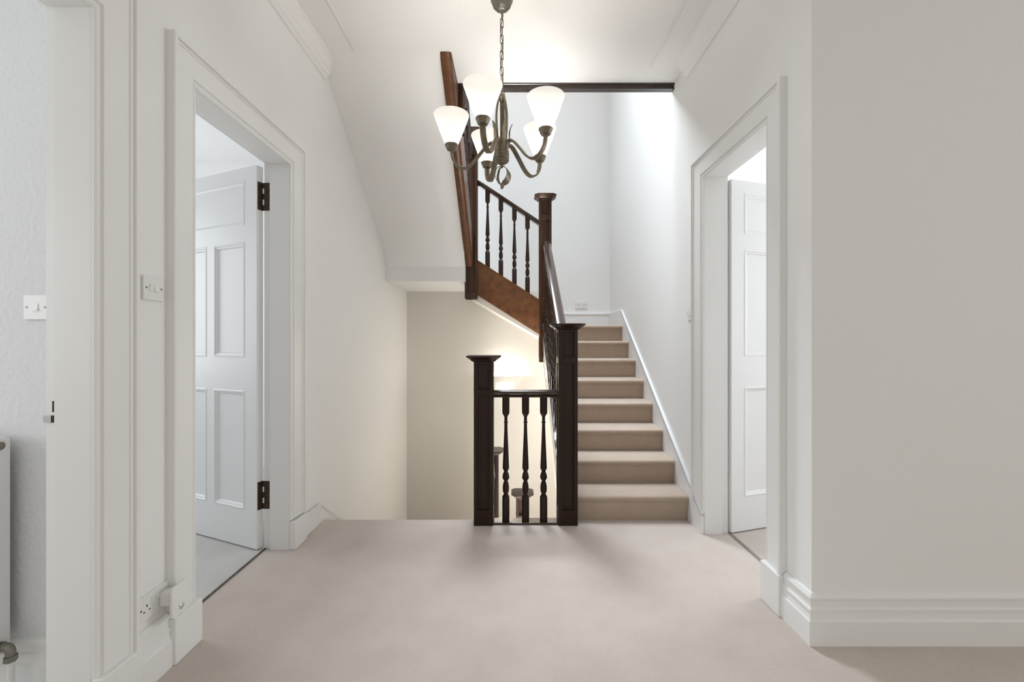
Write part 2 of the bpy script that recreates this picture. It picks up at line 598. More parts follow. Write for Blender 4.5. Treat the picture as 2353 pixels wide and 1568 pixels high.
def run_moulding(path, prof, z=0.0):
    """path: 2-D points; profile (proud, z) offset to the left of travel, mitred at corners"""
    P = [Vector(p) for p in path]
    rings = []
    for i, p in enumerate(P):
        ns = []
        for a, c in ((i - 1, i), (i, i + 1)):
            if a >= 0 and c < len(P):
                d = (P[c] - P[a]).normalized()
                ns.append(Vector((-d.y, d.x)))
        n = ns[0] if len(ns) == 1 else (ns[0] + ns[1]) / (1 + ns[0].dot(ns[1]))
        rings.append([(p.x + n.x * a, p.y + n.y * a, z + h) for a, h in prof])
    return MB().rings(rings)


struct('baseboard_left', run_moulding([(XL, D1[0] - 0.141), (XL, D0[1] + 0.141)], BASE), M['trim'], angle=20)
struct('baseboard_right', run_moulding([(4.0, YC), (XR, YC), (XR, D2[0] - 0.141)], BASE), M['trim'], angle=20)
struct('baseboard_front', run_moulding([(XL, D0[0] - 0.141), (XL, -2.5)], BASE), M['trim'], angle=20)
# far left: short level piece, then the raking skirting down the lower flight
sk = [(2.641, 0.0), (2.641, 0.128), (2.862, 0.125), (5.0, -1.345), (5.0, -1.60), (2.95, -0.18), (2.92, 0.0)]
o = struct('baseboard_stair', MB().prism_x(sk, XL, XL + 0.022), M['trim'], bevel=0.003)
MB().sweep([(-0.004, 0), (0.008, 0), (0.008, 0.018), (-0.004, 0.018)], (XL + 0.022, 2.862, 0.118), (XL + 0.022, 5.0, -1.352)).build('capping', M['trim'], o)
MB().sweep([(-0.004, 0), (0.008, 0), (0.008, 0.016), (-0.004, 0.016)], (XL + 0.022, 2.641, 0.121), (XL + 0.022, 2.862, 0.118)).build('capping', M['trim'], o)
# skirting inside the side room
sb = [(1.53 - a, h * 0.8) for a, h in BASE]
struct('baseboard_room', MB().prism_x(sb, -4.0, XL - TH), M['trim'], angle=20)
# landing skirting
struct('baseboard_back', MB().box(0.30, XR - 0.02, YB - 0.02, YB, 1.371, 1.528).box(0.30, XR - 0.02, YB - 0.026, YB, 1.520, 1.534), M['stringwhite'])

COR = [(0.0, 2.985), (0.012, 2.985), (0.015, 3.000), (0.030, 3.012), (0.038, 3.032), (0.044, 3.036), (0.052, 3.058), (0.070, 3.080), (0.078, 3.084),
       (0.080, HC), (0.0, HC)]
struct('trim_4', MB().rings([[(XL + a, y, z) for a, z in COR] for y in (-2.5, 2.97)]), M['ceiling'], angle=20)
struct('trim_5', MB().rings([[(XR - a, y, z) for a, z in COR] for y in (YC, 2.96)]), M['ceiling'], angle=20)
struct('trim_6', MB().box(-1.034, -1.020, -2.5, 2.85, HC - 0.006, HC), M['ceiling'], bevel=0.003)
struct('trim_7', MB().box(0.957, 0.971, -2.5, 3.02, HC - 0.006, HC), M['ceiling'], bevel=0.003)
# dark timber apron round the stairwell opening
ap = [(3.205, HC), (3.198, HC - 0.002), (3.198, HC - 0.010), (3.206, HC - 0.014), (3.210, HC - 0.030), (3.204, HC - 0.034), (3.204, HC - 0.042),
      (3.250, HC - 0.042), (3.250, HC + 0.30), (3.205, HC + 0.30)]
o = struct('trim_8', MB().prism_x(ap, -0.36, XR), M['wood_rail'], angle=20)

# ------------------------------------------------------------------ door leaves
PANELS = [(0.10, 0.70, 1.87, 2.13), (0.10, 0.374, 1.104, 1.775), (0.440, 0.70, 1.104, 1.775), (0.10, 0.374, 0.221, 0.912), (0.440, 0.70, 0.221, 0.912)]
DW, DT, DZ0, DZ1 = 0.80, 0.040, 0.010, 2.205


def door_leaf(name, origin, rz, s, hinge_mat, knuckle_mat):
    root = bpy.data.objects
    X = lambda x: s * x
    b = MB()

    def bx(x0, x1, z0, z1):
        a, c = sorted((X(x0), X(x1)))
        b.box(a, c, 0, DT, z0, z1)
    bx(0, 0.10, DZ0, DZ1); bx(0.70, DW, DZ0, DZ1)
    bx(0.10, 0.70, DZ0, 0.221); bx(0.10, 0.70, 0.912, 1.104); bx(0.10, 0.70, 1.775, 1.87); bx(0.10, 0.70, 2.13, DZ1)
    bx(0.374, 0.440, 0.221, 0.912); bx(0.374, 0.440, 1.104, 1.775)
    o = b.build(name, M['door'], None, local=True)
    o.location = origin
    o.rotation_euler = (0, 0, rz)
    o['kind'] = 'structure'
    WM[o.name] = Matrix.Translation(Vector(origin)) @ Matrix.Rotation(rz, 4, 'Z')
    for (x0, x1, z0, z1) in PANELS:
        p = MB()
        rr = []
        for ins, y in ((0, 0.012), (0, -0.0006), (0.004, -0.003), (0.010, -0.003), (0.014, 0.003), (0.022, 0.006), (0.028, 0.014), (0.034, 0.014)):
            a, c = X(x0 + ins), X(x1 - ins)
            rr.append([(a, y, z0 + ins), (c, y, z0 + ins), (c, y, z1 - ins), (a, y, z1 - ins)])
        a, c = X(x0), X(x1)
        rr.insert(0, [(a, 0.030, z0), (c, 0.030, z0), (c, 0.030, z1), (a, 0.030, z1)])
        p.rings(rr)
        p.build('panel', M['door'], o, local=True, angle=15)
    for z in (2.033, 0.311):
        h = MB().box(*sorted((X(-0.0025), X(0.002))), 0.006, DT - 0.002, z - 0.080, z + 0.080).build('hinge', hinge_mat, o, local=True)
        for i in range(5):
            zz = z - 0.080 + 0.032 * i
            MB().lathe([(0.007, zz + 0.001), (0.007, zz + 0.031)], X(-0.006), DT + 0.001, 10).build('knuckle', hinge_mat if i % 2 == 0 else knuckle_mat, h, local=True)
    return o


DANG = math.atan2(-0.39, 0.92)
d1 = door_leaf('door_1', (-1.457, 2.482, 0), DANG, -1, M['bronze'], M['trim'])
d2 = door_leaf('door_2', (1.362, 2.700, 0), R(17.5), 1, M['trim'], M['trim'])
for z in (2.033, 0.311):
    MB().box(XL - TH + 0.0005, XL - 0.1125, D1[1] + 0.0105, D1[1] + 0.0135, z - 0.080, z + 0.080).build('hinge_plate', M['bronze'], t2)
    hp = MB().box(XR + 0.1125, XR + TH - 0.001, D2[1] + 0.0115, D2[1] + 0.0135, z - 0.078, z + 0.078).build('hinge_plate', M['trim'], t3, bevel=0.001)

# ------------------------------------------------------------------ stairs
NX0, NX1, NX2, NX3 = 0.3637, -0.185, 0.344, -0.422


def step_mesh(x0, x1, go, rise, back=0.02):
    r = 0.022
    prof = [(0.0, 0.0), (-0.006, rise * 0.4), (-0.014, rise - 0.05)]
    for i in range(9):
        a = -PI / 2 - 0.35 - (PI - 0.35) * i / 8
        prof.append((-0.003 + r * math.cos(a), rise - r + r * math.sin(a)))
    prof += [(go * 0.5, rise), (go + back, rise), (go + back, 0.0)]
    return MB().prism_x(prof, x0, x1)


stair = empty('staircase', (0.78, Y0, 0), 0, 'carpeted straight flight of eight steps climbing beside the right wall', 'staircase')
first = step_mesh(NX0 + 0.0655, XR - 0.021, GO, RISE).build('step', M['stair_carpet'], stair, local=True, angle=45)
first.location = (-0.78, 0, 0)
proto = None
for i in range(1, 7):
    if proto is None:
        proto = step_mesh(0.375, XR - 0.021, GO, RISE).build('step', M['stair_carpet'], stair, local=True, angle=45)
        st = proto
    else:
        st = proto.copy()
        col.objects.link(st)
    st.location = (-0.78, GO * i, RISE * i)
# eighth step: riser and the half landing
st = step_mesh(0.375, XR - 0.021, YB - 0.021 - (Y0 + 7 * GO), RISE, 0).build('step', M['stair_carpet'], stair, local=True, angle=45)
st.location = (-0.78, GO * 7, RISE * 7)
# white wall string; capping painted darker to offset the direct light
ws = [(2.705, 0.0), (2.705, 0.125), (4.70, 1.534), (YB - 0.001, 1.534), (YB - 0.001, 1.18), (4.66, 1.18), (2.93, 0.0)]
st = MB().prism_x(ws, XR - 0.020, XR - 0.0005).build('wall_string', M['stringwhite'], stair)
MB().sweep([(-0.011, -0.016), (0.0115, -0.016), (0.0115, 0.002), (0.008, 0.004), (-0.011, 0.004)], (XR - 0.0115, 2.700, 0.125), (XR - 0.0115, 4.70, 1.534)).build('capping', M['capping'], st)
# plaster underside of the flight
MB().prism_x([(2.97, 0.0), (4.62, RISE * 7 - 0.05), (YB - 0.002, RISE * 7 - 0.02), (YB - 0.002, 0.99), (4.62, 0.99), (2.97, -0.15)], 0.361, XR - 0.021).build('underside', M['cream'], stair)

# --- newel posts


def newel(cx, cy, z0, zt, label, group=None, w=0.126, cap=True, foot=True, name='newel_post', m_='wood'):
    root = empty(name, (cx, cy, z0), 0, label, 'newel post', group)
    h = w / 2
    b = MB()
    rec = 0.015
    st_ = 0.026
    zc = zt - 0.036                      # underside of the cap
    pa, pb = zc - 0.178, zc - 0.020      # upper panel
    qa, qb = (z0 + 0.10 if foot else z0 + 0.05), zc - 0.225
    c = h - rec
    b.box(-c, c, -c, c, z0, zc)
    for sx in (-1, 1):
        for sy in (-1, 1):
            b.box(*sorted((sx * h, sx * (h - st_))), *sorted((sy * h, sy * (h - st_))), z0, zc)
    for (a, d) in ((z0, qa), (qb, pa), (pb, zc)):
        b.box(-h + 0.0003, h - 0.0003, -h + 0.0003, h - 0.0003, a, d)
    b.v = [(x + cx, y + cy, z) for x, y, z in b.v]
    b.build('shaft', M[m_], root, bevel=0.003)
    # collar moulding under the upper panel
    m = MB()
    for (hh, za, zb) in ((h + 0.003, pa - 0.010, pa - 0.001), (h - 0.002, pa - 0.018, pa - 0.010)):
        m.box(cx - hh, cx + hh, cy - 0.037, cy + 0.037, za, zb)
        m.box(cx - 0.037, cx + 0.037, cy - hh, cy + hh, za, zb)
    m.build('collar', M[m_], root, bevel=0.002)

    def octa(hw, k, z):
        pts = []
        for (x, y) in ((hw, hw - k), (hw - k, hw), (-hw + k, hw), (-hw, hw - k), (-hw, -hw + k), (-hw + k, -hw), (hw - k, -hw), (hw, -hw + k)):
            pts.append((cx + x, cy + y, z))
        return pts
    if cap:
        m = MB()
        m.rings([octa(h + 0.006, 0.012, zc - 0.004), octa(h + 0.018, 0.018, zc + 0.004), octa(h + 0.022, 0.022, zc + 0.010), octa(h + 0.026, 0.024, zc + 0.012),
                 octa(h + 0.036, 0.030, zc + 0.018), octa(h + 0.045, 0.034, zc + 0.026), octa(h + 0.049, 0.036, zc + 0.028), octa(h + 0.049, 0.036, zt - 0.001), octa(h + 0.046, 0.034, zt)])
        m.build('cap', M[m_], root, angle=25)
    return root


newel(NX0, 2.8835, 0, 1.313, 'dark wooden newel post at the foot of the carpeted upward flight')
newel(NX1, 2.8835, 0, 1.104, 'dark wooden newel post standing at the open head of the downward flight')
newel(NX2, 4.53, 0.981, 2.706, 'dark newel post at the top of the upward flight beside the half landing', foot=False, m_='wood_daylit')
newel(NX3, 4.53, 1.636, 3.38, 'dark newel post hanging below the foot of the uppermost flight', foot=False, m_='wood_daylit')
newel(-0.43, 3.335, 2.80, 4.35, 'brown newel post behind the ceiling trim at the head of the uppermost flight', foot=False, m_='wood_daylit')
newel(-0.20, 4.415, -1.40, 0.10, 'lower newel post partly hidden behind the open stairhead newel', foot=False)
newel(0.105, 4.415, -1.75, -0.33, 'lower newel post whose broad clipped cap shows between the landing balusters', foot=False)

# --- balusters: turned spindles (unit built from the landing one)
BAL = [(1.0, 0.0, 1), (1.0, 0.184, 1), (0.98, 0.187, 0.5), (0.98, 0.19, 0.0), (1.0, 0.194, 0), (0.72, 0.206, 0), (0.58, 0.214, 0), (0.62, 0.219, 0), (0.86, 0.235, 0), (0.92, 0.258, 0), (0.90, 0.278, 0),
       (0.74, 0.300, 0), (0.78, 0.303, 0), (0.66, 0.307, 0), (0.50, 0.318, 0), (0.62, 0.326, 0), (0.92, 0.340, 0), (0.99, 0.350, 0), (1.0, 0.355, 0), (0.93, 0.357, 0), (0.90, 0.364, 0), (0.80, 0.380, 0), (0.56, 0.392, 0), (0.54, 0.398, 0), (0.66, 0.401, 0), (0.56, 0.405, 0),
       (0.84, 0.415, 0), (0.92, 0.426, 0), (0.90, 0.445, 0), (0.82, 0.50, 0), (0.70, 0.58, 0), (0.58, 0.66, 0), (0.48, 0.74, 0), (0.44, 0.785, 0), (0.44, 0.79, 0),
       (0.66, 0.793, 0), (0.66, 0.797, 0), (0.44, 0.80, 0), (0.44, 0.835, 0), (0.52, 0.845, 0.1), (0.88, 0.862, 0.7), (1.0, 0.875, 1), (1.0, 1.0, 1)]
bal_cache = {}


def baluster(root, x, y, z, height, half=0.0235, lo=0.0, hi=0.0):
    """spindle whose turned part keeps its shape; square ends run lo below and hi above into string and rail"""
    key = (round(height, 3), round(half, 4), round(lo, 3), round(hi, 3))
    if key not in bal_cache:
        prof = [(half * r, q * height, s) for r, q, s in BAL]
        prof[0] = (prof[0][0], -lo, 1)
        prof[-1] = (prof[-1][0], height + hi, 1)
        bal_cache[key] = MB().lathe_sq(prof, 0, 0, 16).build('baluster', M['wood'], root, local=True, angle=32)
        o = bal_cache[key]
    else:
        o = bal_cache[key].copy()
        col.objects.link(o)
        o.parent = root
    p = wm(root).inverted() @ Vector((x, y, z))
    o.location = p
    return o


RAIL = [(-0.030, 0.0), (0.030, 0.0), (0.031, 0.010), (0.024, 0.014), (0.026, 0.020), (0.037, 0.026), (0.040, 0.034), (0.039, 0.043), (0.033, 0.050), (0.020, 0.054),
        (0.0, 0.0555), (-0.020, 0.054), (-0.033, 0.050), (-0.039, 0.043), (-0.040, 0.034), (-0.037, 0.026), (-0.026, 0.020), (-0.024, 0.014), (-0.031, 0.010)]

# landing balustrade between the two floor newels
lb = empty('balustrade', (0.09, 2.8835, 0), 0, 'short level balustrade with three turned balusters across the landing edge', 'balustrade')
xa, xb = NX1 + 0.063, NX0 - 0.063
MB().sweep([(a * 0.9, c * 0.86) for a, c in RAIL], (xa, 2.8835, 0.829), (xb, 2.8835, 0.829)).build('handrail', M['wood_rail'], lb, angle=50)
MB().box(xa, xb, 2.838, 2.926, 0.0, 0.012).box(xa, xb, 2.832, 2.842, 0.002, 0.0155).build('base_rail', M['wood_rail'], lb, bevel=0.003)
for px in (1162.5, 1207.5, 1249):
    baluster(lb, (px - 1176.5) / F * 2.8835, 2.8835, 0.012, 0.817)


def nose(y):
    return RISE * (1 + (y - (Y0 - 0.02)) / GO)


SL = RISE / GO
# upward flight balustrade
fb = empty('balustrade', (0.345, 2.95, 0), 0, 'raking balustrade with shiny handrail on the open side of the upward flight', 'balustrade')
ya, yb = 2.947, 4.467
XB = 0.340
zt_rail = 2.223
MB().sweep(RAIL, (0.356, ya, zt_rail - 0.0555 - SL * (yb - ya)), (0.356, yb, zt_rail - 0.0555)).build('handrail', M['wood_rail'], fb, angle=50)


def string_prof(hw, depth):
    return [(-hw, depth), (-hw, 0.035), (-hw + 0.006, 0.028), (-hw + 0.006, 0.010), (-hw + 0.012, 0.0), (hw - 0.012, 0.0), (hw - 0.006, 0.010), (hw - 0.006, 0.028), (hw, 0.035), (hw, depth),
            (hw - 0.003, depth + 0.004), (-hw + 0.003, depth + 0.004)]


zs = lambda y, off: nose(y) + off
MB().sweep(string_prof(0.030, 0.20), (XB - 0.003, ya, zs(ya, -0.08)), (XB - 0.003, yb, zs(yb, -0.08))).build('string', M['wood_rail'], fb)
MB().sweep([(-0.018, 0), (0.024, 0), (0.024, 0.225), (-0.018, 0.225)], (XB, ya, zs(ya, -0.30)), (XB, yb, zs(yb, -0.30))).build('plaster_fascia', M['cream'], fb)
hgt = (zt_rail - 0.055) - zs(yb, 0.12)
for i in range(11):
    y = 3.02 + i * 0.1345
    baluster(fb, XB + 0.006, y, zs(y, 0.13) + 0.004, hgt - 0.025, lo=0.03, hi=0.03)

# short flight between the two middle newels
sb_ = empty('balustrade', (-0.04, 4.53, 1.4), 0, 'short raking balustrade of four dark balusters above a deep brown string', 'balustrade')
xa, xb = NX3 + 0.063, NX2 - 0.063
rl = lambda x: 2.883 + (2.4555 - 2.883) * (x - xa) / (xb - xa)
stp = lambda x: 2.040 + (1.632 - 2.040) * (x - xa) / (xb - xa)
MB().sweep([(a * 0.85, c) for a, c in RAIL], (xa, 4.53, rl(xa) - 0.0555), (xb, 4.53, rl(xb) - 0.0555)).build('handrail', M['wood_rail'], sb_, angle=50)
MB().sweep([(-0.024, 0.008), (-0.019, 0.0), (0.019, 0.0), (0.024, 0.008), (0.024, 0.352), (0.030, 0.356), (0.030, 0.363), (-0.030, 0.363), (-0.030, 0.356), (-0.024, 0.352)], (xa, 4.53, stp(xa) - 0.363), (xb, 4.53, stp(xb) - 0.363)).build('string', M['wood_mid'], sb_)
for px in (1120.5, 1151, 1182, 1212):
    x = (px - 1176.5) / F * 4.53
    baluster(sb_, x, 4.53, stp(x) + 0.005, rl(x) - 0.055 - stp(x) - 0.01, lo=0.03, hi=0.03)
# its plaster underside and steps
fl = empty('staircase', (-0.04, 4.9, 1.4), 0, 'short winding flight with pale plaster underside behind the deep brown string', 'staircase')
lo_ = lambda x: stp(x) - 0.363 - 0.022
xs0, xs1 = NX3 - 0.02, NX2 + 0.016
MB().prism_y([(xs0, lo_(xa)), (xs0, 2.03), (xs0 + 0.2, 1.93), (xs1, lo_(xs1) + 0.1), (xs1, lo_(xs1))], 4.560, YB).build('underside', M['cream'], fl)
for i in range(3):
    xr = xs1 - i * 0.235
    MB().box(xr - 0.255, xr, 4.60, YB, 1.371 + i * RISE - 0.01, 1.371 + (i + 1) * RISE - 0.02).build('step', M['stair_carpet'], fl)

# uppermost flight: string seen from below, rail and balusters
ub = empty('balustrade', (-0.4375, 3.6, 2.4), 0, 'brown balustrade of the uppermost flight, its string sloping up into the ceiling', 'balustrade')
XU = -0.440
ub_z = lambda y: 1.965 + (3.10 - 1.965) * (4.467 - y) / (4.467 - 2.853)
su = [(-0.0375, 0.33), (-0.0375, 0.022), (-0.0325, 0.018), (-0.0325, 0.006), (-0.026, 0.0), (0.026, 0.0), (0.0325, 0.006), (0.0325, 0.018), (0.0375, 0.022), (0.0375, 0.33)]
MB().sweep(su, (XU, 2.853, ub_z(2.853)), (XU, 4.467, ub_z(4.467))).build('string', M['wood_mid'], ub)
MB().sweep(RAIL, (XU, 3.41, ub_z(3.41) + 0.33 + 0.78), (XU, 4.467, ub_z(4.467) + 0.33 + 0.78)).build('handrail', M['wood_rail'], ub, angle=50)
for i in range(7):
    y = 3.52 + i * 0.138
    baluster(ub, XU, y, ub_z(y) + 0.335, 0.775, lo=0.03, hi=0.03)

# downward flight
dn = empty('staircase', (-0.7, YF, 0), 0, 'carpeted flight going down from the landing beside the left wall', 'staircase')
proto = None
for i in range(1, 7):
    if proto is None:
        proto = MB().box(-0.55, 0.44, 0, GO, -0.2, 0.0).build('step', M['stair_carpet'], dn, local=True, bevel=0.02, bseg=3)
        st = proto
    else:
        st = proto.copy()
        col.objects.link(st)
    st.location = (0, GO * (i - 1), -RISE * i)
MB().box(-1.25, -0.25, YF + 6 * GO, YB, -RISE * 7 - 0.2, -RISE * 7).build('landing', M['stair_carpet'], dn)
db = empty('balustrade', (-0.19, 3.0, -0.3), 0, 'raking balustrade falling away behind the open stairhead newel', 'balustrade')
MB().sweep([(a * 0.8, c) for a, c in RAIL], (-0.188, 2.947, 0.74), (-0.198, 4.352, 0.74 - SL * 1.405)).build('handrail', M['wood_rail'], db, angle=50)
MB().sweep(string_prof(0.026, 0.26), (-0.19, 2.947, -0.22), (-0.198, 4.352, -0.22 - SL * 1.405)).build('string', M['wood_rail'], db)
for i in range(9):
    y = 3.03 + i * 0.145
    baluster(db, -0.192, y, 0.05 - SL * (y - 2.947), 0.68, lo=0.03, hi=0.03)
hr = empty('balustrade', (-0.05, 4.415, -0.6), 0, 'low dark rail joining the two lower newel posts', 'balustrade')
MB().sweep([(a * 0.85, c) for a, c in RAIL], (-0.137, 4.415, -0.665), (0.042, 4.415, -0.665)).build('handrail', M['wood_rail'], hr, angle=50)

# ------------------------------------------------------------------ chandelier
CX, CY = -0.057, 2.42
ch = empty('chandelier', (CX, CY, HC), 0, 'five arm antique brass chandelier with frosted cone shades hanging from a chain', 'chandelier')
# ceiling rose
MB().lathe([(0.062, HC), (0.062, HC - 0.006), (0.058, HC - 0.012), (0.050, HC - 0.016), (0.052, HC - 0.022), (0.047, HC - 0.034), (0.036, HC - 0.048), (0.022, HC - 0.058), (0.010, HC - 0.062), (0.006, HC - 0.072)], CX, CY, 28).build('canopy', M['grey_metal'], ch)
flutes = MB()
for k in range(14):
    a = 2 * PI * k / 14
    flutes.tube([(CX + r * math.cos(a), CY + r * math.sin(a), z) for r, z in ((0.051, HC - 0.024), (0.046, HC - 0.036), (0.036, HC - 0.048), (0.022, HC - 0.058))], 0.0045, 6)
flutes.build('fluting', M['grey_metal'], ch)
# chain links
ZTOP, ZBOT = HC - 0.075, 2.590
MB().tube([(CX, CY, HC - 0.068), (CX, CY, ZTOP - 0.040)], 0.003, 8).build('hook', M['brass'], ch)
nl = 9
pitch = (ZTOP - 0.036 - ZBOT) / nl
link_m = None
for i in range(nl):
    if link_m is None:
        hl, hw_ = pitch * 0.5 + 0.004, 0.0088
        pts = []
        for k in range(16):
            a = 2 * PI * k / 16
            z = (hl - hw_) * (1 if math.sin(a) > 0 else -1) if abs(math.sin(a)) > 1e-6 else 0
            pts.append((hw_ * math.cos(a), 0, z + hw_ * math.sin(a)))
        link_m = MB().tube(pts, 0.0023, 6, True).build('chain_link', M['brass'], ch, local=True)
        lk = link_m
    else:
        lk = link_m.copy()
        col.objects.link(lk)
    lk.location = (0, 0, ZTOP - 0.036 - pitch * (i + 0.5) - HC)
    lk.rotation_euler = (0, 0, R(25 + 90 * (i % 2)))
cp = []
for i in range(40):
    t = i / 39
    a = t * 16
    cp.append((CX + 0.007 * math.cos(a), CY + 0.007 * math.sin(a), ZTOP + (2.55 - ZTOP) * t))
MB().tube(cp, 0.0026, 6).build('flex', M['brass'], ch)
# top knob, straps, hub
MB().lathe([(0.004, 2.60), (0.009, 2.595), (0.011, 2.585), (0.018, 2.578), (0.020, 2.572), (0.016, 2.566), (0.020, 2.560), (0.022, 2.552), (0.019, 2.545), (0.014, 2.540), (0.012, 2.530)], CX, CY, 20).build('top_knob', M['brass'], ch)


def ribbon(path, theta, width, thick, cx=CX, cy=CY, twist=None, lobes=True):
    """path of (r, z) in the vertical plane at angle theta; width across it"""
    P = [Vector((p[0], p[1])) for p in path]
    er = Vector((math.cos(theta), math.sin(theta), 0))
    et = Vector((-math.sin(theta), math.cos(theta), 0))
    n = len(P)
    rings = []
    for i in range(n):
        t = (P[min(i + 1, n - 1)] - P[max(i - 1, 0)]).normalized()
        nn = Vector((-t.y, t.x))
        wd = width[i] if isinstance(width, (list, tuple)) else width
        base = Vector((cx, cy, 0)) + er * P[i].x + Vector((0, 0, P[i].y))
        nv = er * nn.x + Vector((0, 0, nn.y))
        ev = et
        if twist:
            ang = twist * i / (n - 1)
            ev, nv = et * math.cos(ang) + nv * math.sin(ang), nv * math.cos(ang) - et * math.sin(ang)
        h, k = wd / 2, thick / 2
        sec = [(-h, -k * 0.4), (-h, k * 0.4), (-h * 0.7, k), (-h * 0.12, k * 0.9), (0, k * 0.35), (h * 0.12, k * 0.9), (h * 0.7, k), (h, k * 0.4), (h, -k * 0.4), (h * 0.7, -k), (-h * 0.7, -k)]
        rings.append([base + ev * a + nv * c for a, c in sec])
    return MB().rings(rings)


strap = smooth_path([(0.016, 2.255), (0.024, 2.31), (0.031, 2.39), (0.032, 2.46), (0.024, 2.52), (0.013, 2.56)], 5)
for a in (205, 325, 85):
    ribbon(strap, R(a), 0.026, 0.006).build('strap', M['brass'], ch)
MB().lathe([(0.006, 2.178), (0.014, 2.182), (0.030, 2.190), (0.040, 2.199), (0.041, 2.208), (0.038, 2.212), (0.041, 2.216), (0.041, 2.226), (0.038, 2.230), (0.041, 2.234), (0.041, 2.244), (0.038, 2.248), (0.040, 2.252), (0.038, 2.262), (0.010, 2.264)], CX, CY, 28).build('hub', M['brass'], ch)
MB().lathe([(0.003, 2.16), (0.007, 2.165), (0.009, 2.172), (0.006, 2.180)], CX, CY, 14).build('finial', M['brass'], ch)
armp = smooth_path([(0.030, 2.252), (0.033, 2.282), (0.052, 2.302), (0.080, 2.290), (0.120, 2.245), (0.165, 2.190), (0.205, 2.166), (0.242, 2.176), (0.270, 2.208), (0.281, 2.245), (0.283, 2.278)], 5)
ARM_A = (176, 252, 325, 38, 110)
for a in ARM_A:
    th = R(a)
    arm = ribbon(armp, th, 0.031, 0.012).build('arm', M['brass'], ch)
    ax, ay = CX + 0.283 * math.cos(th), CY + 0.283 * math.sin(th)
    MB().lathe([(0.010, 2.268), (0.024, 2.270), (0.028, 2.276), (0.034, 2.293), (0.037, 2.297), (0.037, 2.301), (0.030, 2.301), (0.008, 2.285)], ax, ay, 24).build('cup', M['brass'], arm)
    # frosted glass cone, a thin shell with a rolled rim
    prof = [(0.031, 2.292), (0.036, 2.300), (0.045, 2.322), (0.056, 2.350), (0.068, 2.382), (0.080, 2.415), (0.090, 2.442), (0.0965, 2.460), (0.0985, 2.467)]
    MB().lathe(prof, ax, ay, 40, cap=False).build('lamp_shade', M['shade'], arm, angle=60)
    MB().lathe([(0.008, 2.290), (0.010, 2.320), (0.018, 2.340), (0.021, 2.362), (0.017, 2.382), (0.008, 2.392)], ax, ay, 16).build('bulb', M['bulb'], arm)
    point('chandelier_lamp', (ax, ay, 2.425), BULB_W, WARM, 0.03)
# upright leaves round the hub
for i, a in enumerate((150, 215, 290, 5, 75)):
    lp = smooth_path([(0.034, 2.255), (0.040, 2.30), (0.043, 2.34), (0.044, 2.37), (0.054, 2.398), (0.060, 2.41)], 5)
    n = len(lp)
    wd = [0.004 + 0.022 * math.sin(PI * min(1, (k / (n - 1)) * 0.92 + 0.10)) ** 0.9 for k in range(n)]
    ribbon(lp, R(a), wd, 0.0025, twist=R(25)).build('leaf', M['brass'], ch)
for i, a in enumerate((350, 125, 200)):
    lp = smooth_path([(0.006, 2.172), (0.026, 2.160), (0.040, 2.125), (0.030, 2.092), (0.008, 2.072), (0.004, 2.045)], 6)
    n = len(lp)
    wd = [0.004 + (0.040, 0.010, 0.010)[i] * math.sin(PI * min(1, (k / (n - 1)) * 0.95 + 0.05)) for k in range(n)]
    ribbon(lp, R(a), wd, 0.0025, twist=R(55)).build('leaf', M['brass'], ch)

# ------------------------------------------------------------------ wall light on the lower back wall
wx, wy = -0.092, YB
wl = empty('wall_light', (wx, wy, 0.72), 0, 'white crescent uplighter glowing on the beige rear wall', 'wall light')
b = MB()
ringsO = []
HWd, PRJ = 0.235, 0.115
for (k, z) in ((1.0, 0.778), (0.985, 0.765), (0.90, 0.742), (0.74, 0.716), (0.52, 0.697), (0.30, 0.690)):
    ring = []
    for j in range(21):
        a = PI * j / 20
        ring.append((wx + HWd * k * math.cos(a), wy - 0.004 - PRJ * k * math.sin(a) ** 1.3, z))
    ringsO.append(ring)
inner = []
for (k, z) in ((0.30, 0.697), (0.50, 0.704), (0.71, 0.722), (0.86, 0.746), (0.945, 0.766), (0.965, 0.778)):
    ring = []
    for j in range(21):
        a = PI * j / 20
        ring.append((wx + HWd * k * math.cos(a), wy - 0.004 - PRJ * k * math.sin(a) ** 1.3, z))
    inner.append(ring)
allr = ringsO + inner + [ringsO[0]]
b.rings(allr, closed=False, cap=False)
b.build('bowl', M['plaster'], wl, angle=50)
MB().box(wx - 0.05, wx + 0.05, wy - 0.012, wy, 0.70, 0.77).build('bracket', M['plastic'], wl, bevel=0.002)
MB().lathe([(0.004, 0.715), (0.012, 0.72), (0.014, 0.735), (0.010, 0.752), (0.003, 0.756)], wx, wy - 0.05, 14).build('bulb', M['bulb'], wl)
point('wall_light_lamp', (wx + 0.01, wy - 0.055, 0.790), WALL_LAMP_W, WARM, 0.03)
point('wall_light_slot', (wx + 0.01, wy - 0.035, 0.668), WALL_LAMP_W * 0.08, WARM, 0.02)

# ------------------------------------------------------------------ electrical fittings (built facing -y, then turned)


def rounded(x0, x1, z0, z1, r, y0, y1, n=4):
    pts = []
    for (cx, cz, a0) in ((x1 - r, z1 - r, 0), (x0 + r, z1 - r, 90), (x0 + r, z0 + r, 180), (x1 - r, z0 + r, 270)):
        for i in range(n + 1):
            a = R(a0 + 90 * i / n)
            pts.append((cx + r * math.cos(a), cz + r * math.sin(a)))
    return MB().prism_y(pts, y0, y1)


def screw(root, x, z, y):
    b = MB()
    b.rings([[(x + 0.0035 * math.cos(2 * PI * j / 10), yy, z + 0.0035 * math.sin(2 * PI * j / 10)) for j in range(10)] for yy in (y - 0.001, y + 0.001)])
    b.build('screw', M['grey_metal'], root, local=True)


